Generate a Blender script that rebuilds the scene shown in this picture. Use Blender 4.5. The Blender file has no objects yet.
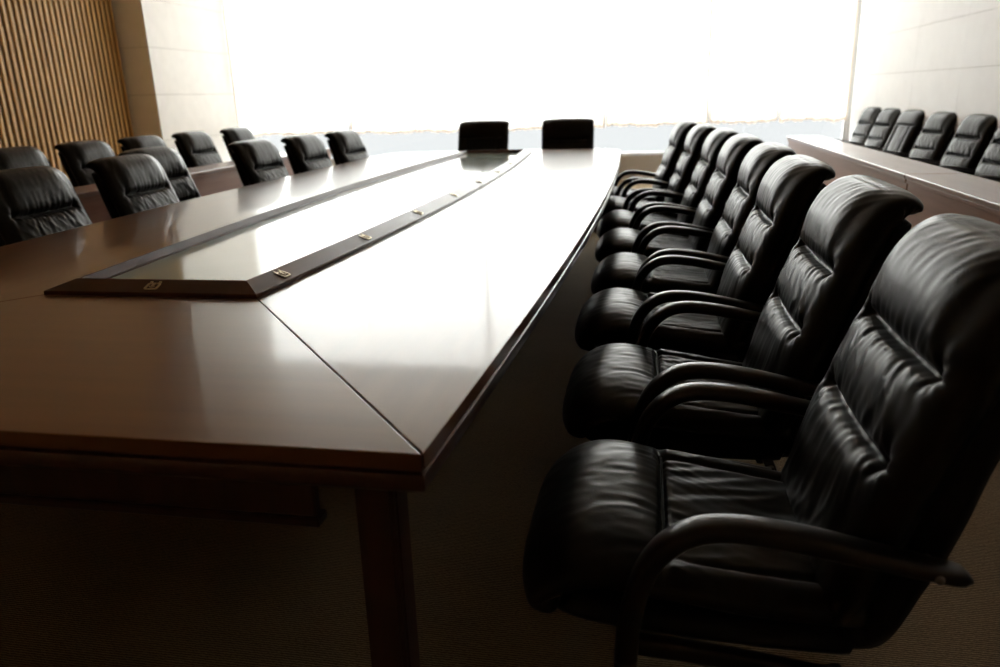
import bpy, bmesh, math, random
from mathutils import Vector, Matrix, noise

C = bpy.context.scene.collection
PI = math.pi
HC = 1.266                      # eye height, metres
TT = 0.766                      # table-top height

# ------------------------------------------------------------------ helpers
def link(o):
    C.objects.link(o); return o

def props(o, label=None, cat=None, group=None, kind=None):
    if label: o['label'] = label
    if cat: o['category'] = cat
    if group: o['group'] = group
    if kind: o['kind'] = kind
    return o

def empty(name, loc=(0, 0, 0), rz=0.0):
    o = bpy.data.objects.new(name, None)
    o.empty_display_size = 0.1
    o.location = loc; o.rotation_euler = (0, 0, rz)
    return link(o)

def obj(name, bm, m, parent=None, smooth=True, bevel=0.0, segs=2, angle=35, shade=None):
    bmesh.ops.recalc_face_normals(bm, faces=bm.faces)
    me = bpy.data.meshes.new(name)
    bm.to_mesh(me); bm.free()
    me.materials.append(m)
    for p in me.polygons: p.use_smooth = smooth
    o = link(bpy.data.objects.new(name, me))
    if parent: o.parent = parent
    if bevel:
        b = o.modifiers.new('bevel', 'BEVEL'); b.width = bevel; b.segments = segs
        b.limit_method = 'ANGLE'; b.angle_limit = math.radians(angle)
        b.harden_normals = False
    if smooth and shade is not None:
        try:
            me.set_sharp_from_angle(angle=math.radians(shade))
        except Exception: pass
    return o

def copy_tree(o, parent=None):
    c = o.copy(); C.objects.link(c); c.parent = parent
    for ch in list(o.children): copy_tree(ch, c)
    return c

def box(bm, x0, x1, y0, y1, z0, z1):
    vs = [bm.verts.new(p) for p in ((x0,y0,z0),(x1,y0,z0),(x1,y1,z0),(x0,y1,z0),(x0,y0,z1),(x1,y0,z1),(x1,y1,z1),(x0,y1,z1))]
    for f in ((0,3,2,1),(4,5,6,7),(0,1,5,4),(1,2,6,5),(2,3,7,6),(3,0,4,7)):
        bm.faces.new([vs[i] for i in f])

def prism(bm, pts, z0, z1):
    a = [bm.verts.new((x, y, z0)) for x, y in pts]
    b = [bm.verts.new((x, y, z1)) for x, y in pts]
    n = len(pts)
    bm.faces.new(list(reversed(a))); bm.faces.new(b)
    for i in range(n):
        j = (i+1) % n
        bm.faces.new((a[i], a[j], b[j], b[i]))

def loft(bm, rings, closed_rows=True, cap=True, loop=False):
    R = [[bm.verts.new(p) for p in r] for r in rings]
    n = len(R[0]); m = len(R)
    for i in range(m if loop else m-1):
        A, B = R[i], R[(i+1) % m]
        for j in range(n if closed_rows else n-1):
            k = (j+1) % n
            try: bm.faces.new((A[j], A[k], B[k], B[j]))
            except ValueError: pass
    if cap and not loop and closed_rows:
        bm.faces.new(list(reversed(R[0]))); bm.faces.new(R[-1])
    return R

def catmull(pts, n):
    """smooth curve through 2D/3D points, n samples evenly spaced by arc length"""
    P = [Vector(p) for p in pts]
    P = [P[0]*2 - P[1]] + P + [P[-1]*2 - P[-2]]
    out = []
    for i in range(1, len(P)-2):
        p0, p1, p2, p3 = P[i-1:i+3]
        for k in range(24):
            t = k/24
            out.append(0.5*((2*p1) + (p2-p0)*t + (2*p0-5*p1+4*p2-p3)*t*t + (3*p1-p0-3*p2+p3)*t**3))
    out.append(P[-2])
    L = [0.0]
    for a, b in zip(out, out[1:]): L.append(L[-1] + (b-a).length)
    res = []; j = 0
    for i in range(n):
        s = L[-1]*i/(n-1)
        while j < len(L)-2 and L[j+1] < s: j += 1
        f = (s-L[j])/max(1e-9, L[j+1]-L[j])
        res.append(out[j].lerp(out[j+1], min(1, max(0, f))))
    return res, L[-1]

def sweep(bm, path, prof):
    """sweep (side, up) profile along a path lying in an x-z plane; side axis = y. prof(i, t) -> list of (y, n)"""
    n = len(path); rings = []
    for i, p in enumerate(path):
        a = path[max(0, i-1)]; b = path[min(n-1, i+1)]
        t = (b-a).normalized()
        nn = Vector((-t.z, 0, t.x))
        rings.append([(p.x + nn.x*u, p.y + s, p.z + nn.z*u) for s, u in prof(i, i/(n-1))])
    loft(bm, rings)

def ell(w, h, n=20, e=2.6):
    out = []
    for k in range(n):
        a = 2*PI*k/n
        c, s = math.cos(a), math.sin(a)
        out.append((w/2*math.copysign(abs(c)**(2/e), c), h/2*math.copysign(abs(s)**(2/e), s)))
    return out

def slab(F, hw, th, disp=None, nf=72, nb=14, m=4.0, rows=120, cap0=0.02, cap1=0.02, side=1):
    """Upholstered pad. F: (x, z) front profile points; hw(t), th(t): half width / thickness along it.
    disp(y, yn, s, p) lifts the front along its normal."""
    bm = bmesh.new()
    pts, L = catmull([(x, 0, z) for x, z in F], rows)
    rings = []
    for i, p in enumerate(pts):
        a = pts[max(0, i-1)]; b = pts[min(rows-1, i+1)]
        t = (b-a).normalized()
        n = Vector((-t.z, 0, t.x)) * side
        s = L*i/(rows-1); tt = i/(rows-1)
        e = 1.0
        if s < cap0: e = math.sqrt(max(0.0, 1-((cap0-s)/cap0)**2))
        if L-s < cap1: e = min(e, math.sqrt(max(0.0, 1-((cap1-(L-s))/cap1)**2)))
        e = max(e, 0.05)
        T = th(tt); B = hw(tt)
        B = B - min(T/2, .03)*(1-e)
        ring = []
        for j in range(nf+1):
            q = -1 + 2*j/nf
            q = math.copysign(1-(1-abs(q))**1.25, q)*.999 if abs(q) < 1 else q
            d = T/2*e*(1-abs(q)**m)**(1/m) if abs(q) < 1 else 0.0
            w = (1-abs(q)**6)
            if disp: d += disp(q*B, q, s, p)*w*e
            c = p + n*(d - T/2)
            ring.append((c.x, q*B, c.z))
        for j in range(1, nb):
            q = 1 - 2*j/nb
            d = -T/2*e*(1-abs(q)**m)**(1/m)
            c = p + n*(d - T/2)
            ring.append((c.x, q*B, c.z))
        rings.append(ring)
    loft(bm, rings)
    return bm

# ------------------------------------------------------------------ materials
def new_mat(name):
    m = bpy.data.materials.new(name); m.use_nodes = True
    nt = m.node_tree; b = nt.nodes['Principled BSDF']
    return m, nt, b

def N(nt, typ, **kw):
    n = nt.nodes.new(typ)
    for k, v in kw.items():
        if k.startswith('_'): setattr(n, k[1:], v)
        else: n.inputs[k].default_value = v
    return n

def ramp(nt, fac, stops):
    r = nt.nodes.new('ShaderNodeValToRGB')
    el = r.color_ramp.elements
    while len(el) < len(stops): el.new(0.5)
    for e, (p, c) in zip(el, stops):
        e.position = p; e.color = (*c, 1)
    nt.links.new(fac, r.inputs[0])
    return r.outputs[0]

def mat_plain(name, col, rough=.5, metal=0.0, spec=.5, coat=0.0, noise_amt=.06, scale=30, bump=0.0):
    m, nt, b = new_mat(name)
    tc = N(nt, 'ShaderNodeTexCoord')
    nz = N(nt, 'ShaderNodeTexNoise', Scale=scale, Detail=4.0)
    nt.links.new(tc.outputs['Object'], nz.inputs['Vector'])
    lo = tuple(c*(1-noise_amt) for c in col); hi = tuple(min(1, c*(1+noise_amt)) for c in col)
    nt.links.new(ramp(nt, nz.outputs['Fac'], [(.3, lo), (.7, hi)]), b.inputs['Base Color'])
    b.inputs['Roughness'].default_value = rough
    b.inputs['Metallic'].default_value = metal
    b.inputs['Specular IOR Level'].default_value = spec
    b.inputs['Coat Weight'].default_value = coat
    b.inputs['Coat Roughness'].default_value = .08
    if bump:
        bp = N(nt, 'ShaderNodeBump', Strength=bump, Distance=.002)
        nt.links.new(nz.outputs['Fac'], bp.inputs['Height'])
        nt.links.new(bp.outputs['Normal'], b.inputs['Normal'])
    return m

def mat_wood(name, dark, light, axis='Y', rough=.22, scale=1.0, coat=.4, crough=.06, spec=.5, fine=.3, tint=(1, 1, 1)):
    m, nt, b = new_mat(name)
    tc = N(nt, 'ShaderNodeTexCoord'); mp = N(nt, 'ShaderNodeMapping')
    st = {'X': (.6, 9, 9), 'Y': (9, .6, 9), 'Z': (9, 9, .6)}[axis]
    mp.inputs['Scale'].default_value = tuple(s*scale for s in st)
    nt.links.new(tc.outputs['Object'], mp.inputs['Vector'])
    n1 = N(nt, 'ShaderNodeTexNoise', Scale=2.2, Detail=4.0, Roughness=.5, Distortion=.1)
    n2 = N(nt, 'ShaderNodeTexNoise', Scale=16.0, Detail=3.0)
    nt.links.new(mp.outputs[0], n1.inputs['Vector']); nt.links.new(mp.outputs[0], n2.inputs['Vector'])
    mx = N(nt, 'ShaderNodeMath', _operation='MULTIPLY_ADD'); mx.inputs[1].default_value = fine
    nt.links.new(n2.outputs['Fac'], mx.inputs[0]); nt.links.new(n1.outputs['Fac'], mx.inputs[2])
    nt.links.new(ramp(nt, mx.outputs[0], [(.38, dark), (.9, light)]), b.inputs['Base Color'])
    b.inputs['Roughness'].default_value = rough
    b.inputs['Specular IOR Level'].default_value = spec
    b.inputs['Specular Tint'].default_value = (*tint, 1)
    b.inputs['Coat Weight'].default_value = coat
    b.inputs['Coat Roughness'].default_value = crough
    return m

def mat_leather(name, col, rough=.38):
    m, nt, b = new_mat(name)
    tc = N(nt, 'ShaderNodeTexCoord')
    v = N(nt, 'ShaderNodeTexVoronoi', Scale=330.0); v.feature = 'F1'
    n = N(nt, 'ShaderNodeTexNoise', Scale=26.0, Detail=5.0, Roughness=.6)
    nt.links.new(tc.outputs['Object'], v.inputs['Vector']); nt.links.new(tc.outputs['Object'], n.inputs['Vector'])
    nt.links.new(ramp(nt, n.outputs['Fac'], [(.3, tuple(c*.75 for c in col)), (.75, tuple(c*1.3 for c in col))]), b.inputs['Base Color'])
    rr = N(nt, 'ShaderNodeMapRange'); rr.inputs['To Min'].default_value = rough-.01; rr.inputs['To Max'].default_value = rough+.05
    nt.links.new(n.outputs['Fac'], rr.inputs['Value']); nt.links.new(rr.outputs[0], b.inputs['Roughness'])
    b1 = N(nt, 'ShaderNodeBump', Strength=.04, Distance=.0008)
    b2 = N(nt, 'ShaderNodeBump', Strength=.06, Distance=.003)
    nt.links.new(v.outputs['Distance'], b1.inputs['Height']); nt.links.new(n.outputs['Fac'], b2.inputs['Height'])
    nt.links.new(b2.outputs['Normal'], b1.inputs['Normal']); nt.links.new(b1.outputs['Normal'], b.inputs['Normal'])
    b.inputs['Specular IOR Level'].default_value = .115
    b.inputs['Specular Tint'].default_value = (1.0, .93, .84, 1)
    return m

M_leather = mat_leather('black_leather', (.0100, .0085, .0070), .30)
M_shell = mat_leather('black_leather_back', (.008, .008, .009), .42)
M_lacquer = mat_wood('black_lacquered_wood', (.004, .0025, .002), (.012, .006, .004), 'X', rough=.28, coat=.1, crough=.15, spec=.3)
M_bolt = mat_plain('steel_bolt', (.22, .21, .2), rough=.4, metal=1.0)
TD, TL = (.128, .049, .020), (.165, .066, .028)
M_top_x = mat_wood('mahogany_cross_grain', TD, TL, 'X', rough=.285, coat=.40, spec=.34, crough=.05, fine=.15, tint=(1, .87, .72))
M_top_y = mat_wood('mahogany_long_grain', TD, TL, 'Y', rough=.285, coat=.40, spec=.34, crough=.05, fine=.15, tint=(1, .87, .72))
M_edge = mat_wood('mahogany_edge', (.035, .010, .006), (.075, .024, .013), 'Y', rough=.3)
M_frame = mat_wood('dark_mahogany_frame', (.060, .020, .011), (.090, .032, .017), 'Y', rough=.285, coat=.0, spec=.18)
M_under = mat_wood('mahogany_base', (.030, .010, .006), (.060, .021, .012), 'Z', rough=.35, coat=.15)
M_desk = mat_wood('brown_desk_veneer', (.21, .078, .038), (.30, .125, .068), 'Y', rough=.35, coat=.0, spec=.3)
M_desktop = mat_wood('brown_desk_top', (.19, .085, .05), (.27, .13, .085), 'Y', rough=.29, coat=.3)
M_brass = mat_plain('aged_brass', (.62, .52, .34), rough=.32, metal=1.0)
M_slat = mat_wood('oak_slat', (.52, .28, .08), (.76, .46, .17), 'Z', rough=.5, coat=.0)
M_slatback = mat_plain('dark_slat_backing', (.014, .007, .003), rough=.8)
M_stone = mat_plain('pale_stone_panel', (.84, .81, .77), rough=.55, noise_amt=.03, scale=6)
M_panel = mat_plain('white_wall_panel', (.86, .85, .84), rough=.5, noise_amt=.02, scale=6)
M_groove = mat_plain('panel_joint', (.42, .39, .35), rough=.8)
M_white = mat_plain('white_painted_wall', (.82, .82, .81), rough=.6, noise_amt=.02)
M_ceiling = mat_plain('ceiling_paint', (.60, .44, .28), rough=.8)
M_rear = mat_plain('oak_rear_wall', (.36, .21, .10), rough=.7)
M_alu = mat_plain('white_window_frame', (.7, .7, .7), rough=.4)

def mat_carpet():
    m, nt, b = new_mat('brown_ribbed_carpet')
    tc = N(nt, 'ShaderNodeTexCoord')
    w = N(nt, 'ShaderNodeTexWave', Scale=42.0, Distortion=3.0, Detail=2.0); w.bands_direction = 'Y'
    w.inputs['Detail Scale'].default_value = 3.0
    n = N(nt, 'ShaderNodeTexNoise', Scale=160.0, Detail=3.0)
    n2 = N(nt, 'ShaderNodeTexNoise', Scale=1.3, Detail=3.0)
    for t in (w, n, n2): nt.links.new(tc.outputs['Object'], t.inputs['Vector'])
    a = N(nt, 'ShaderNodeMath', _operation='MULTIPLY'); nt.links.new(w.outputs['Fac'], a.inputs[0]); nt.links.new(n.outputs['Fac'], a.inputs[1])
    a2 = N(nt, 'ShaderNodeMath', _operation='MULTIPLY_ADD'); a2.inputs[1].default_value = .35
    nt.links.new(n2.outputs['Fac'], a2.inputs[0]); nt.links.new(a.outputs[0], a2.inputs[2])
    nt.links.new(ramp(nt, a2.outputs[0], [(.15, (.10, .072, .04)), (.65, (.36, .27, .165))]), b.inputs['Base Color'])
    b.inputs['Roughness'].default_value = .95; b.inputs['Specular IOR Level'].default_value = .1
    bp = N(nt, 'ShaderNodeBump', Strength=.6, Distance=.004)
    nt.links.new(a.outputs[0], bp.inputs['Height']); nt.links.new(bp.outputs['Normal'], b.inputs['Normal'])
    return m
M_carpet = mat_carpet()

def mat_tabletop_glass():
    m, nt, b = new_mat('frosted_green_glass')
    tc = N(nt, 'ShaderNodeTexCoord'); nz = N(nt, 'ShaderNodeTexNoise', Scale=2.0, Detail=2.0)
    nt.links.new(tc.outputs['Object'], nz.inputs['Vector'])
    nt.links.new(ramp(nt, nz.outputs['Fac'], [(.3, (.43, .50, .43)), (.7, (.47, .54, .47))]), b.inputs['Base Color'])
    b.inputs['Roughness'].default_value = .10
    b.inputs['Coat Weight'].default_value = .5; b.inputs['Coat Roughness'].default_value = .02
    return m
M_glass = mat_tabletop_glass()

def mat_pane():
    m = bpy.data.materials.new('window_glass'); m.use_nodes = True
    nt = m.node_tree; nt.nodes.clear()
    o = N(nt, 'ShaderNodeOutputMaterial'); mx = N(nt, 'ShaderNodeMixShader')
    t = N(nt, 'ShaderNodeBsdfTransparent', Color=(.94, .96, .96, 1)); g = N(nt, 'ShaderNodeBsdfGlossy', Roughness=.02)
    fr = N(nt, 'ShaderNodeFresnel', IOR=1.45)
    nt.links.new(fr.outputs[0], mx.inputs[0]); nt.links.new(t.outputs[0], mx.inputs[1]); nt.links.new(g.outputs[0], mx.inputs[2])
    nt.links.new(mx.outputs[0], o.inputs[0])
    return m
M_pane = mat_pane()

def mat_sheer(name, col, trans, dense=.22):
    m = bpy.data.materials.new(name); m.use_nodes = True
    nt = m.node_tree; nt.nodes.clear()
    o = N(nt, 'ShaderNodeOutputMaterial'); mx = N(nt, 'ShaderNodeMixShader'); m2 = N(nt, 'ShaderNodeMixShader')
    tc = N(nt, 'ShaderNodeTexCoord'); nz = N(nt, 'ShaderNodeTexNoise', Scale=60.0, Detail=2.0)
    nt.links.new(tc.outputs['Object'], nz.inputs['Vector'])
    col_o = ramp(nt, nz.outputs['Fac'], [(.3, tuple(c*.97 for c in col)), (.7, col)])
    tr = N(nt, 'ShaderNodeBsdfTranslucent'); df = N(nt, 'ShaderNodeBsdfDiffuse'); tp = N(nt, 'ShaderNodeBsdfTransparent')
    nt.links.new(col_o, tr.inputs['Color']); nt.links.new(col_o, df.inputs['Color'])
    m2.inputs[0].default_value = dense
    nt.links.new(tr.outputs[0], m2.inputs[1]); nt.links.new(df.outputs[0], m2.inputs[2])
    mx.inputs[0].default_value = trans
    nt.links.new(m2.outputs[0], mx.inputs[1]); nt.links.new(tp.outputs[0], mx.inputs[2])
    nt.links.new(mx.outputs[0], o.inputs[0])
    return m
M_sheer = mat_sheer('sheer_white_curtain', (.97, .955, .92), .18)
M_hem = mat_sheer('curtain_lace_hem', (.88, .77, .67), .0, .76)
M_side = mat_sheer('curtain_side_hem', (.90, .80, .68), .0, .80)

# ------------------------------------------------------------------ room shell
XL, XR, YF, YR, ZC = -6.90, 2.81, 11.8, -2.6, 4.9
XP, YP = -6.49, 9.70            # pale stone wall by the window and the end of the slats

def struct(name, bm, m, smooth=False, parent=None, **kw):
    o = obj(name, bm, m, parent, smooth=smooth, **kw)
    if parent is None: o['kind'] = 'structure'
    return o

bm = bmesh.new(); box(bm, XL-.3, XR+.2, YR-.2, YF+.25, -.12, 0); struct('floor', bm, M_carpet)
bm = bmesh.new(); box(bm, XL-.3, XR+.2, YR-.2, YF+.25, ZC, ZC+.12); struct('ceiling', bm, M_ceiling)
bm = bmesh.new(); box(bm, XL-.3, XR+.2, YR-.15, YR, 0, ZC); struct('wall_rear', bm, M_rear)

# left wall: upright oak slats on a dark backing
bm = bmesh.new(); box(bm, XL-.25, XL-.028, YR, YP, 0, ZC)
wl = struct('wall_left', bm, M_slatback)
bm = bmesh.new(); y = YP-.03
while y > YR+.1:
    box(bm, XL-.030, XL, y-.044, y, 0.0, ZC); y -= .091
obj('slats', bm, M_slat, wl, smooth=False, bevel=.004, segs=1)

def tiles_x(bm, x0, x1, ys, zs, gap):
    for a, b in zip(ys, ys[1:]):
        for c, d in zip(zs, zs[1:]):
            box(bm, x0, x1, a+gap/2, b-gap/2, c+gap/2, d-gap/2)

# pale stone pier closing the slats, its tiles running on to the window
ZT = [0, 0.225, 0.825, 1.425, 2.026, 2.631, 3.237, 3.837, 4.438, ZC]
bm = bmesh.new(); box(bm, XL-.25, XP-.012, YP+.012, YF, 0, ZC)
pier = struct('wall_left_pier', bm, M_groove)
bm = bmesh.new()
for c, d in zip(ZT, ZT[1:]):
    g = .003
    box(bm, XL-.25, XP, YP, YP+.03, c+g, d-g)                 # shaded end of the pier
    box(bm, XP-.03, XP, YP+.0301, YF-.001, c+g, d-g)          # side towards the window
obj('stone_panels', bm, M_stone, pier, smooth=False)

# right wall: large pale panels with fine joints
bm = bmesh.new(); box(bm, XR+.012, XR+.2, YR, YF+.2, 0, ZC)
wr = struct('wall_right', bm, M_groove)
bm = bmesh.new()
tiles_x(bm, XR, XR+.03, [YR+1.32*i for i in range(11)] + [YF], [0, 0.463, 0.92, 1.378, 1.829, 2.285, 2.74, 3.195, 3.651, 4.106, 4.562, ZC], .004)
obj('wall_panels', bm, M_panel, wr, smooth=False)

# window wall: low sill, wide glazing up to a shallow head
SILL, HEAD = .36, 4.7
bm = bmesh.new()
box(bm, XP-.3, XR+.2, YF, YF+.2, 0, SILL)
box(bm, XP-.3, XR+.2, YF, YF+.2, HEAD, ZC)
box(bm, XP-.3, XP+.02, YF, YF+.2, SILL, HEAD)
box(bm, XR-.02, XR+.2, YF, YF+.2, SILL, HEAD)
struct('wall_window', bm, M_white)
xs = [XP+.02, -2.50, .86, XR-.02]
for i in range(3):
    x0, x1 = xs[i], xs[i+1]
    bm = bmesh.new()
    f = .03
    box(bm, x0, x0+f, YF+.08, YF+.14, SILL, HEAD); box(bm, x1-f, x1, YF+.08, YF+.14, SILL, HEAD)
    box(bm, x0+f, x1-f, YF+.08, YF+.14, SILL, SILL+f); box(bm, x0+f, x1-f, YF+.08, YF+.14, HEAD-f, HEAD)
    w = struct('window_%d' % (i+1), bm, M_alu)
    bm = bmesh.new(); box(bm, x0+f*.6, x1-f*.6, YF+.107, YF+.113, SILL+f*.6, HEAD-f*.6)
    obj('glass_pane', bm, M_pane, w, smooth=False)

# ------------------------------------------------------------------ curtains
random.seed(5)
def curtain(x0, x1, hem, seed, label):
    rnd = random.Random(seed)
    nx, nz = 260, 20
    ph = [rnd.uniform(0, 6.28) for _ in range(5)]
    W = x1-x0
    def yy(x, z):
        k = (x-x0)
        edge = min(1, min(x-x0, x1-x)/.12)
        down = .55 + .45*(1-(z-hem)/(ZC-hem))
        a = .030*math.sin(k*2*PI/.235 + ph[0] + .9*math.sin(k*1.7+ph[1])) + .016*math.sin(k*2*PI/.14 + ph[2] + .5*math.sin(k*2.9+ph[3])) + .012*math.sin(k*2*PI/.61+ph[4])
        return YF - .085 + a*down*(.45+.55*edge)
    def zh(x):
        k = x-x0
        return hem + .010*math.sin(k*2*PI/.9+ph[1]) + .007*math.sin(k*2*PI/.235+ph[0])
    def sheet(lo, hi, n, off=0, ia=0, ib=None):
        ib = nx if ib is None else ib
        bm = bmesh.new(); rows = []
        for j in range(n+1):
            row = []
            for i in range(ia, ib+1):
                x = x0 + W*i/nx
                za, zb = lo(x), hi(x)
                z = za + (zb-za)*j/n
                row.append(bm.verts.new((x, yy(x, z)+off, z)))
            rows.append(row)
        for j in range(n):
            for i in range(ib-ia):
                bm.faces.new((rows[j][i], rows[j][i+1], rows[j+1][i+1], rows[j+1][i]))
        return bm
    c = obj('curtain', sheet(lambda x: zh(x), lambda x: ZC-.012, nz), M_sheer)
    props(c, label, 'curtain', 'sheer curtains along the window wall')
    def scal(x):
        return zh(x) - .012 - .016*abs(math.sin((x-x0)*PI/.085)) - .010*max(0, math.sin((x-x0)*2*PI/.47+ph[3]))
    obj('lace_hem', sheet(scal, lambda x: zh(x)+.020, 3, -.003), M_hem, c)
    k = max(2, round(nx*.026/W))
    for a, b in ((0, k), (nx-k, nx)):
        obj('side_hem', sheet(lambda x: zh(x)+.02, lambda x: ZC-.013, nz, -.003, a, b), M_side, c)
CUR = [(-6.47, -4.58, 0.799, 11, 'sheer white curtain at the left end of the window, beside the pale stone wall'),
       (-4.55, -0.60, 0.789, 23, 'widest sheer white curtain, hanging behind the head of the long table'),
       (-0.58, 0.87, 0.810, 37, 'sheer white curtain hanging behind the far end of the right-hand chair row'),
       (0.89, 1.83, 0.815, 41, 'narrow sheer white curtain, second from the right end of the window'),
       (1.85, 2.76, 0.820, 53, 'narrow sheer white curtain in the corner next to the white panelled right wall')]
for c in CUR: curtain(*c)

# ------------------------------------------------------------------ conference table
CX = -1.345
NY, FY = .974, 7.42
def ex(y): return -.185 - .008*(y-4.94)**2           # outer edge, right side
def ix(y): return -.92 - .0142*(y-4.45)**2           # inset outline, right side
IN, IF = 1.826, 7.05
def mir(x): return 2*CX - x

def far_outline(off=0.0):
    """right edge from near corner to far middle, shrunk by off"""
    pts = []
    n = 40
    for i in range(n+1):
        y = NY + off + (7.10-NY-off)*i/n
        pts.append((ex(y)-off, y))
    x1 = ex(7.10)-off
    r = .26-off*.5
    for k in range(1, 13):
        a = PI/2*k/12
        pts.append((x1 - r + r*math.cos(a) - .03*math.sin(a), 7.10 + (FY-.06-off-7.10)*math.sin(a)))
    xl = pts[-1][0]
    for k in range(1, 9):
        t = k/8
        x = xl + (CX-xl)*t
        pts.append((x, FY-off - .06*((x-CX)/(xl-CX))**2))
    return pts

def outline(off=0.0):
    r = far_outline(off)
    return r + [(mir(x), y) for x, y in reversed(r[:-1])]

table = empty('conference_table', (CX, (NY+FY)/2, 0))
props(table, 'long dark mahogany boardroom table with a frosted glass panel set in its middle', 'table')
T_OFF = Vector((-CX, -(NY+FY)/2, 0))
def tobj(name, bm, m, parent=None, **kw):
    bmesh.ops.translate(bm, verts=bm.verts, vec=T_OFF)
    return obj(name, bm, m, parent or table, **kw)

TH = .028
g = .0012
rn = (ex(NY), NY)
# near piece (cross grain)
d = .02
bm = bmesh.new()
prism(bm, [(rn[0]-g*1.5, NY), (ix(IN)-d*.8-g, IN+d), (mir(ix(IN))+d*.8+g, IN+d), (mir(rn[0])+g*1.5, NY)], TT-TH, TT)
tobj('top_panel', bm, M_top_x, smooth=False, bevel=.0022, segs=2)
# right and left pieces (long grain)
R = far_outline()
iE = 0
side_pts = [p for p in R if p[1] <= 7.11]
corner = [p for p in R if p[1] > 7.11 and p[0] > ex(7.1)-.19]
for s in (1, -1):
    outer = [(rn[0]+g*.3, NY+g*2)] + side_pts[1:] + corner
    inner = [(ix(IF)-d, IF-d)] + [(ix(IF - (IF-IN)*i/30)-d, IF-d - (IF-IN-2*d)*i/30) for i in range(1, 30)] + [(ix(IN)-d*.8+g, IN+d)]
    pts = outer + inner
    if s < 0: pts = [(mir(x), y) for x, y in reversed(pts)]
    bm = bmesh.new(); prism(bm, pts, TT-TH, TT)
    tobj('top_panel', bm, M_top_y, smooth=False, bevel=.0022, segs=2, angle=25)
# far piece
last = corner[-1]
tail = R[R.index(last):]
pts = [(last[0]-g, last[1])] + tail[1:]
pts = pts + [(mir(x), y) for x, y in reversed(pts[:-1])] + [(mir(ix(IF))+d-g, IF-d), (ix(IF)-d-g, IF-d)]
bm = bmesh.new(); prism(bm, pts, TT-TH, TT)
tobj('top_panel', bm, M_top_x, smooth=False, bevel=.0022, segs=2, angle=25)

# stepped edge moulding under the top: one closed ring
prof = [(.100, TT-TH-.0005), (.007, TT-TH-.0005), (.007, TT-.033), (.001, TT-.036), (-.001, TT-.043), (-.001, TT-.056), (.002, TT-.063), (.009, TT-.068), (.016, TT-.070), (.020, TT-.076), (.100, TT-.076)]
cols = [outline(o) for o, z in prof]
rings = [[(cols[k][i][0], cols[k][i][1], prof[k][1]) for k in range(len(prof))] for i in range(len(cols[0]))]
bm = bmesh.new(); loft(bm, rings, loop=True)
tobj('edge_moulding', bm, M_edge, smooth=True, shade=28)

# raised inset frame: four mitred rails, the latches on them
RP = [(0, 0), (0, .009), (.002, .0115), (.060, .0315), (.064, .0330), (.069, .0330), (.072, .0315), (.080, .0075), (.087, .0062), (.087, 0)]
def rail_pts(which, dd, n=30):
    a, b = IN+dd, IF-dd
    if which == 'right': return [(ix(a+(b-a)*i/n)-dd, a+(b-a)*i/n) for i in range(n+1)]
    if which == 'left': return [(mir(ix(a+(b-a)*i/n)-dd), a+(b-a)*i/n) for i in range(n+1)]
    if which == 'near': x = ix(a)-dd; return [(x, a), (CX, a), (mir(x), a)]
    x = ix(b)-dd; return [(x, b), (CX, b), (mir(x), b)]
rails = {}
for wn in ('near', 'right', 'far', 'left'):
    cols = [rail_pts(wn, dd) for dd, h in RP]
    rings = [[(cols[k][i][0], cols[k][i][1], TT+RP[k][1]) for k in range(len(RP))] for i in range(len(cols[0]))]
    bm = bmesh.new(); loft(bm, rings)
    rails[wn] = tobj('frame_rail', bm, M_frame, smooth=True, shade=25)
# glass
a = rail_pts('right', .0860); b = rail_pts('left', .0860)
bm = bmesh.new(); prism(bm, a + list(reversed(b)), TT-.02, TT+.004)
tobj('glass_panel', bm, M_glass, smooth=False)

# latches: square brass ring with a bail and two lugs, lying on the sloped rail
def latch_bm():
    bm = bmesh.new()
    n = 28
    rings = []
    for i in range(n):
        a = 2*PI*i/n; c, s = math.cos(a), math.sin(a)
        e = 5.0
        u = math.copysign(abs(c)**(2/e), c); v = math.copysign(abs(s)**(2/e), s)
        rings.append([(u*.021*k, v*.017*k, z) for k, z in ((1, 0), (1, .002), (.95, .0026), (.76, .0026), (.71, .002), (.71, 0))])
    loft(bm, rings, loop=True)
    box(bm, -.0035, .0035, -.002, .0125, .0003, .0032)
    box(bm, -.017, -.010, .0165, .0235, .0003, .003)
    box(bm, .010, .017, .0165, .0235, .0003, .003)
    rings = []
    for i in range(13):
        a = PI*i/12
        p = Vector((.008*math.cos(a), -.001-.006*math.sin(a), .0026))
        o = Vector((math.cos(a), -math.sin(a), 0))
        rings.append([tuple(p + o*.0014*math.cos(t) + Vector((0, 0, .0014*math.sin(t)))) for t in (0, 1.05, 2.1, 3.14, 4.19, 5.24)])
    loft(bm, rings)
    return bm
sl = math.atan2(.020, .058)
first_latch = obj('latch', latch_bm(), M_brass, rails['right'], smooth=True, shade=30)
def place_latch(o, x, y, rot):
    o.location = Vector((x, y, TT+.0245)) + T_OFF
    o.rotation_euler = rot
k = 0
for i in range(9):
    y = 2.02 + .6*i
    o = first_latch if i == 0 else first_latch.copy()
    if i: C.objects.link(o)
    o.parent = rails['right']
    o.location = Vector((ix(y)-.0285, y, TT+.0214)) + T_OFF
    o.rotation_euler = Matrix.Rotation(sl, 3, 'Y').to_euler() if False else (Matrix.Rotation(sl, 3, 'Y') @ Matrix.Rotation(PI/2, 3, 'Z')).to_euler()
o = first_latch.copy(); C.objects.link(o); o.parent = rails['near']
o.location = Vector((CX, IN+.0285, TT+.0214)) + T_OFF
o.rotation_euler = Matrix.Rotation(sl, 3, 'X').to_euler()

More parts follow.
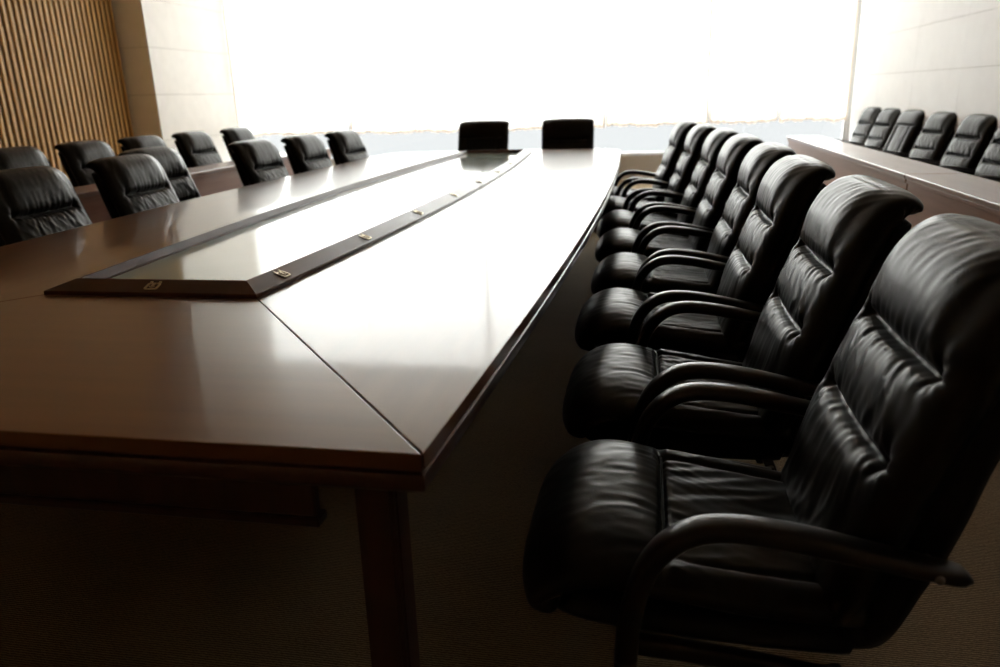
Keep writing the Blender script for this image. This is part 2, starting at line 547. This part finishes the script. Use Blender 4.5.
# base: moulded corner legs, recessed aprons with a lower lip, two cross panels
def leg(x, y, z1=TT-.074):
    bm = bmesh.new()
    sec = []
    w = .037
    base = [(-w, -w+.012), (-w+.004, -w+.012), (-w+.004, -w+.004), (-w+.012, -w+.004), (-w+.012, -w), (w-.012, -w), (w-.012, -w+.004), (w-.004, -w+.004), (w-.004, -w+.012), (w, -w+.012)]
    base += [(-p, -q) for p, q in base]
    for z, s in ((0, .92), (.02, .98), (.06, 1), (z1, 1)):
        sec.append([(x+p*s, y+q*s, z) for p, q in base])
    loft(bm, sec)
    return tobj('leg', bm, M_under, smooth=False)
LX, LYN, LYF = -.424, 1.087, 7.22
for x in (LX, mir(LX)):
    leg(x, LYN); leg(x, LYF)
def apron(x0, x1, y0, y1):
    bm = bmesh.new()
    box(bm, x0, x1, y0, y1, .535, TT-.074)
    box(bm, x0-.008, x1+.008, y0-.008, y1+.008, .517, .5352)
    return tobj('apron', bm, M_under, smooth=False, bevel=.003, segs=1)
AX = -.58
apron(mir(AX), AX, 1.15, 1.175)
apron(mir(AX), AX, 6.80, 6.825)
for x in (AX-.14, mir(AX-.14)): apron(x-.0125, x+.0125, 1.19, 6.785)
for y in (2.35, 4.1, 5.85):
    bm = bmesh.new(); box(bm, mir(-.86), -.86, y-.02, y+.02, 0, TT-.074)
    tobj('support_panel', bm, M_under, smooth=False, bevel=.003, segs=1)

# ------------------------------------------------------------------ leather armchair
FRONT = [(.115, .425), (.135, .455), (.155, .515), (.183, .62), (.212, .70), (.240, .775), (.263, .835), (.281, .885), (.298, .935), (.322, .979), (.355, 1.011), (.392, 1.029), (.428, 1.027), (.452, 1.012), (.462, .990), (.460, .970)]
HWB = .262
def lerp(a, b, t): return a+(b-a)*t
def bumpf(x, c, w): return math.exp(-((x-c)/w)**2)

def s_at_z(F, z):
    pts, L = catmull([(x, 0, zz) for x, zz in F], 400)
    for i, p in enumerate(pts):
        if p.z >= z: return L*i/399
    return L

S1, S2, S0 = s_at_z(FRONT, .838), s_at_z(FRONT, .685), s_at_z(FRONT, .50)
_, LB = catmull([(x, 0, zz) for x, zz in FRONT], 200)

def fold(y, s, f, seed):
    v = noise.noise(Vector((y*f, s*5.0, seed)))
    return 1-abs(v)*2.2                           # ridged

def disp_back(y, q, s, p):
    aq = abs(q)
    ins = 1/(1+math.exp((aq-.70)/.05))           # 1 on the panel, 0 on the side rolls
    d = 0.0
    # padded sections between the creases
    for a, b, h in ((S0-.05, S2, .014), (S2, S1, .010), (S1, S1+.23, .020)):
        if a < s < b:
            t = (s-a)/(b-a)
            d += h*(max(0.0, 4*t*(1-t))**.6)*(ins*.85+.15)
    d += .006*bumpf(aq, .84, .10)*(1-bumpf(s, S1, .03)*.5) * (1 if s < S1+.02 else math.exp(-((s-S1-.02)/.05)**2))
    # the creases themselves, bowed down in the middle and pinched at the ends
    for sc, dep in ((S1, .020), (S2, .017)):
        c = sc - .010*(1-aq**2) + .004
        d -= dep*bumpf(s, c, .0105)*(ins*.95+.05) + dep*.35*bumpf(s, c, .03)*ins
        r2 = ((aq-.725)/.055)**2 + ((s-sc-.003)/.022)**2
        d -= .017*math.exp(-r2)
        # folds pulled out of the crease
        k = abs(s-c)
        yy = y*(1-.55*min(1, k/.12)*.4)
        d += .0050*(fold(yy, s, 36, 3.1+sc*7)-.35)*math.exp(-k/.055)*(ins*.9+.1)*min(1, k/.012)
        # radiating pulls at the pinches
        for sg in (1, -1):
            dy, ds = y-sg*.725*HWB, s-sc
            rr = math.hypot(dy, ds)
            if rr < .11:
                an = math.atan2(ds, dy*sg)
                d += .0030*math.sin(an*7+sg)*math.exp(-rr/.035)*min(1, rr/.012)
    hd = 1 if s < S1 else .55
    d += .0022*hd*(fold(y+.1*math.sin(s*9), s, 24, 9.7)-.4)
    d += .0010*hd*noise.noise(Vector((y*45, s*14, 1.3)))
    return d

def disp_back_plain(y, q, s, p):
    """flat-topped version: head cushion over a panel framed by a U of rolls"""
    aq = abs(q); d = 0.0
    sc = S1+.035
    if s > sc: 
        t = min(1, (s-sc)/.20); d += .012*(max(0, 4*t*(1-t))**.6)
    else:
        d += .014*bumpf(aq, .80, .16) - .012*bumpf(aq, .56, .035)
        d += .006*(1-min(1, aq/.56)**2) + .0022*(fold(y, s, 20, 5.5)-.4)*(1 if aq < .56 else 0)
    d -= .016*bumpf(s, sc, .010)*(1/(1+math.exp((aq-.85)/.04)))
    return d + .0008*noise.noise(Vector((y*45, s*14, 1.3)))

SEATF = [(.225, .447), (.175, .452), (.08, .462), (0, .474), (-.07, .484), (-.105, .489), (-.123, .490), (-.145, .494), (-.19, .502), (-.24, .505), (-.29, .497), (-.335, .474), (-.366, .440), (-.374, .408), (-.355, .385), (-.31, .375)]
SS = None
pts_, LS = catmull([(x, 0, z) for x, z in SEATF], 400)
for i_, p_ in enumerate(pts_):
    if p_.x <= -.123: SS = LS*i_/399; break
def disp_seat(y, q, s, p):
    aq = abs(q); d = 0.0
    if s > SS:                                     # front roll
        t = min(1, (s-SS)/.36)
        d += .018*(max(0, 4*t*(1-t))**.55)*(1-aq**3)
    else:
        t = (SS-s)/SS
        d -= .010*(1-aq**2)*(1-t)
        d += .010*bumpf(aq, .86, .10)
        d -= .008*bumpf(aq, .72, .03)
        d += .0024*(fold(y+s*.3, s, 26, 2.2)-.4)
    d -= .013*bumpf(s, SS, .008)
    k = abs(s-SS)
    d += .0036*(fold(y+.05*math.sin(s*12), s, 30, 6.1)-.35)*math.exp(-k/.09)*min(1, k/.014)
    d += .0010*(fold(y, s*1.5, 24, 8.8)-.4)*(1-aq**4)
    d += .0008*noise.noise(Vector((y*40, s*30, 4.4)))
    return d

SHELL = [(.115, .335), (.18, .337), (.232, .352), (.262, .395), (.290, .465), (.320, .54), (.342, .61), (.362, .69), (.390, .78), (.414, .86), (.432, .925), (.438, .958), (.424, .978)]

def chair_parts(kind):
    t = empty('leather_armchair')
    # back pad
    th = lambda u: lerp(.090, .105, min(1, u*2)) if u < .74 else lerp(.105, .074, min(1, (u-.74)/.22))
    hw = lambda u: HWB - .012*max(0, (u-.80)/.2)**2 - .010*max(0, (.25-u)/.25)
    bm = slab(FRONT, hw, th, disp_back if kind == 'rolled' else disp_back_plain, nf=100, nb=12, m=3.7, rows=190, cap0=.03, cap1=.036)
    back = obj('backrest', bm, M_leather, t)
    bm = slab(SHELL, lambda u: .246 - .03*max(0, (.2-u)/.2), lambda u: .075 if u > .2 else lerp(.045, .075, u/.2), None, nf=28, nb=12, m=5, rows=60, cap0=.02, cap1=.03, side=-1)
    obj('back_shell', bm, M_shell, t)
    # seat
    bm = slab(SEATF, lambda u: .268 - .030*max(0, (.3-u)/.3) + .006*math.sin(min(1, max(0, (u-.45)/.45))*PI), lambda u: .085 if u < .8 else lerp(.085, .05, (u-.8)/.2), disp_seat, nf=84, nb=12, m=3.4, rows=150, cap0=.03, cap1=.02, side=-1)
    seat = obj('seat', bm, M_leather, t)
    # seam piping across the seat
    bm = bmesh.new(); rings = []
    for i in range(31):
        y = -.20 + .40*i/30
        zc = .4815 + .0105*0 - .004*(abs(y)/.2)**3
        rings.append([(-.123+.0028*math.cos(a), y, zc+.0028*math.sin(a)) for a in [2*PI*k/8 for k in range(8)]])
    loft(bm, rings); obj('piping', bm, M_shell, seat)
    # under-seat pan
    PAN = [(.20, .340), (.05, .335), (-.12, .338), (-.25, .348), (-.315, .368), (-.325, .395)]
    bm = slab([(x, z) for x, z in PAN], lambda u: .250 - .02*u, lambda u: .05, None, nf=24, nb=10, m=5, rows=40, cap0=.02, cap1=.02, side=1)
    obj('seat_pan', bm, M_shell, t)
    for sg in (1, -1):
        ya = .292*sg
        A = [(-.186, ya, .335), (-.183, ya, .40), (-.170, ya, .475), (-.146, ya, .540), (-.100, ya, .588), (-.040, ya, .606), (.05, ya, .601), (.165, ya, .580), (.270, ya, .560), (.322, ya, .551)]
        path, L = catmull(A, 64)
        def pr(i, u):
            e = 1.0
            if u > .97: e = math.sqrt(max(.12, 1-((u-.97)/.031)**2))
            w = lerp(.036, .056, min(1, u*3)) if u < .75 else lerp(.056, .046, (u-.75)/.25)
            h = lerp(.040, .036, min(1, u*2.5))
            if u > .7: h = lerp(.036, .026, (u-.7)/.3)
            return ell(w*(.5+.5*e), h*e, 20, 2.8)
        bm = bmesh.new(); sweep(bm, path, pr)
        arm = obj('armrest', bm, M_lacquer, t)
        bm = bmesh.new()
        for px in (.272,):
            rr = [[(px+.007*math.cos(a)*k, ya-sg*0 + z*sg, .558+.007*math.sin(a)*k) for a in [2*PI*q/14 for q in range(14)]] for k, z in ((1, -.034), (1, .0265), (.8, .0285), (.3, .029))]
            loft(bm, rr)
        obj('bolt', bm, M_bolt, arm)
        # legs
        P, _ = catmull([(-.186, .285*sg, .350), (-.190, .285*sg, .20), (-.200, .285*sg, .0)], 14)
        bm = bmesh.new(); sweep(bm, P, lambda i, u: ell(lerp(.036, .030, u), lerp(.040, .030, u), 16, 3))
        obj('leg', bm, M_lacquer, t)
        P, _ = catmull([(.150, .262*sg, .330), (.205, .270*sg, .20), (.285, .275*sg, .0)], 14)
        bm = bmesh.new(); sweep(bm, P, lambda i, u: ell(lerp(.034, .028, u), lerp(.042, .030, u), 16, 3))
        obj('leg', bm, M_lacquer, t)
        P, _ = catmull([(-.186, .272*sg, .358), (-.02, .270*sg, .345), (.165, .266*sg, .318)], 16)
        bm = bmesh.new(); sweep(bm, P, lambda i, u: ell(.030, .034, 16, 4))
        obj('side_rail', bm, M_lacquer, t)
    return t

proto = chair_parts('rolled')
proto_plain = chair_parts('plain')
used = {}
def chair(x, y, rz, label, group, kind='rolled'):
    src = proto if kind == 'rolled' else proto_plain
    if used.get(kind): o = copy_tree(src)
    else: o = src; used[kind] = 1
    o.location = (x, y, 0); o.rotation_euler = (0, 0, rz)
    for k_ in ('label', 'category', 'group'):
        if k_ in o: del o[k_]
    props(o, label, 'chair', group)
    return o

GR = 'leather armchairs along the right side of the long table'
rx = [.175, .175, .145, .155, .125, .09, .02, -.065]
rot = [0, 0, .0, .0, .02, .03, .05, .07]
ordw = ['nearest the camera', 'second from the camera', 'third from the camera', 'fourth from the camera', 'fifth from the camera', 'sixth from the camera', 'seventh from the camera', 'farthest from the camera']
for i in range(8):
    chair(rx[i], 1.385 + .722*i, rot[i], 'black leather armchair %s along the right side of the table' % ordw[i], GR)

GL = 'leather armchairs along the left side of the long table'
lpos = [(-2.45, 3.09, 0), (-2.46, 3.88, .03), (-2.80, 4.60, 0), (-2.44, 5.28, -.03), (-2.37, 5.97, -.05), (-2.30, 6.67, -.08)]
llab = ['black leather armchair beside the table, cut by the left edge of the photo',
        'black leather armchair second from the front in the row left of the table',
        'black leather armchair third from the front left of the table, pushed back from its edge',
        'black leather armchair fourth from the front in the row left of the table',
        'black leather armchair fifth from the front in the row left of the table',
        'black leather armchair farthest back in the row left of the table']
for (x, y, r), l in zip(lpos, llab): chair(x, y, PI+r, l, GL).scale = (1, 1, .985)

GH = 'leather armchairs at the far head of the long table'
chair(-1.63, 7.52, PI/2, 'plain-backed black leather armchair at the far head of the table, the left of the two', GH, 'plain')
chair(-.755, 7.52, PI/2+.04, 'black leather armchair at the far head of the table, the right of the two', GH)

GW = 'leather armchairs behind the desk by the slatted wall'
for (y, r), l in zip([(4.70, 0), (5.43, 0), (6.16, 0), (6.94, .0), (7.80, .0)],
        ['black leather armchair nearest the camera behind the left desk, at the edge of the photo',
         'black leather armchair second from the camera behind the left desk, before the wooden slats',
         'black leather armchair third from the camera behind the left desk, below the stone pier',
         'black leather armchair fourth from the camera behind the left desk, before the white stone wall',
         'black leather armchair farthest from the camera behind the left desk, nearest the window']):
    chair(-3.945, y, PI+r, l, GW)

GE = 'leather armchairs against the white right wall'
for (y, kd), l in zip([(10.5, 'rolled'), (9.75, 'rolled'), (8.97, 'plain'), (8.10, 'rolled'), (7.25, 'rolled'), (6.48, 'rolled')],
        ['black leather armchair against the white right wall, nearest the window',
         'black leather armchair against the white right wall, second from the window',
         'plain-panelled black leather armchair among the creased ones against the white right wall',
         'black leather armchair against the right wall, next after the plain-panelled one towards the camera',
         'black leather armchair against the right wall, second from the right edge of the photo',
         'black leather armchair against the right wall, cut by the right edge of the photo']):
    chair(2.43, y, .12, l, GE, kd).scale = (.965,)*3

# ------------------------------------------------------------------ side desks
def desk(x_front, sgn, y0, y1, label, group):
    """x_front: plane of the modesty panel's front; the desk extends by sgn away from the table"""
    dpt = .30
    t = empty('side_desk', (x_front + sgn*dpt/2, (y0+y1)/2, 0))
    props(t, label, 'desk', group)
    off = Vector((-(x_front + sgn*dpt/2), -(y0+y1)/2, 0))
    def part(name, m, boxes, bev=.003):
        bm = bmesh.new()
        for (a, b, c, d, e, f) in boxes: box(bm, min(a, b), max(a, b), c, d, e, f)
        bmesh.ops.translate(bm, verts=bm.verts, vec=off)
        return obj(name, bm, m, t, smooth=False, bevel=bev, segs=2)
    xf = x_front; X = lambda v: xf + sgn*v
    part('desk_top', M_desktop, [(X(-.02), X(dpt), y0+.004, y1-.004, TT-.028, TT)], .005)
    part('front_rail', M_desk, [(X(-.012), X(.012), y0+.006, y1-.006, TT-.052, TT-.0285)], .003)
    part('front_panel', M_desk, [(X(0), X(.018), y0+.008, y1-.008, .06, TT-.0525)], .002)
    for yy in (y0+.008, y1-.033):
        part('side_panel', M_desk, [(X(.0185), X(dpt-.04), yy, yy+.025, 0, TT-.0285)], .002)
    part('plinth', M_under, [(X(.010), X(.03), y0+.034, y1-.034, 0, .0595)], .002)
    return t
DG = 'brown side desks along the walls'
desk(1.49, 1, 4.79, 8.72, 'long brown side desk on the right, the one reaching towards the window', DG)
desk(1.49, 1, 1.31, 4.788, 'long brown side desk on the right, the one running out of the photo', DG)
desk(-3.485, -1, 5.067, 8.30, 'brown side desk on the left, the end nearest the window', DG)
desk(-3.485, -1, 2.60, 5.065, 'brown side desk on the left, mostly hidden behind the front leather chairs', DG)

# ------------------------------------------------------------------ daylight
w = bpy.data.worlds.new('daylight'); bpy.context.scene.world = w
w.use_nodes = True
nt = w.node_tree
bg = nt.nodes['Background']
tc = N(nt, 'ShaderNodeTexCoord'); sp = N(nt, 'ShaderNodeSeparateXYZ')
nt.links.new(tc.outputs['Generated'], sp.inputs[0])
mr = N(nt, 'ShaderNodeMapRange'); mr.inputs['From Min'].default_value = -.03; mr.inputs['From Max'].default_value = .03
nt.links.new(sp.outputs['Z'], mr.inputs['Value'])
nt.links.new(ramp(nt, mr.outputs[0], [(0, (.0580, .0580, .0585)), (1, (1.0, .985, .96))]), bg.inputs['Color'])
bg.inputs['Strength'].default_value = 5.0

# ------------------------------------------------------------------ camera
cam = bpy.data.cameras.new('camera'); co = link(bpy.data.objects.new('camera', cam))
yaw, pitch, roll = 1.91808196e-01, 3.02872120e-01, -3.22904195e-02
cy, sy, cp, sp_ = math.cos(yaw), math.sin(yaw), math.cos(pitch), math.sin(pitch)
fwd = Vector((-sy*cp, cy*cp, -sp_)); rg = Vector((cy, sy, 0)); up = rg.cross(fwd)
r2 = rg*math.cos(roll) + up*math.sin(roll); u2 = -rg*math.sin(roll) + up*math.cos(roll)
m4 = Matrix(((r2.x, u2.x, -fwd.x, 0), (r2.y, u2.y, -fwd.y, 0), (r2.z, u2.z, -fwd.z, HC), (0, 0, 0, 1)))
co.matrix_world = m4
cam.sensor_width = 36; cam.lens = 760*36/1000
cam.clip_start = .05
cam.dof.use_dof = True; cam.dof.focus_distance = 2.0; cam.dof.aperture_fstop = 3.0
S = bpy.context.scene
S.camera = co
S.view_settings.view_transform = 'Standard'; S.view_settings.look = 'None'
S.view_settings.gamma = 1; S.view_settings.use_curve_mapping = False
S.view_settings.exposure = 1.85
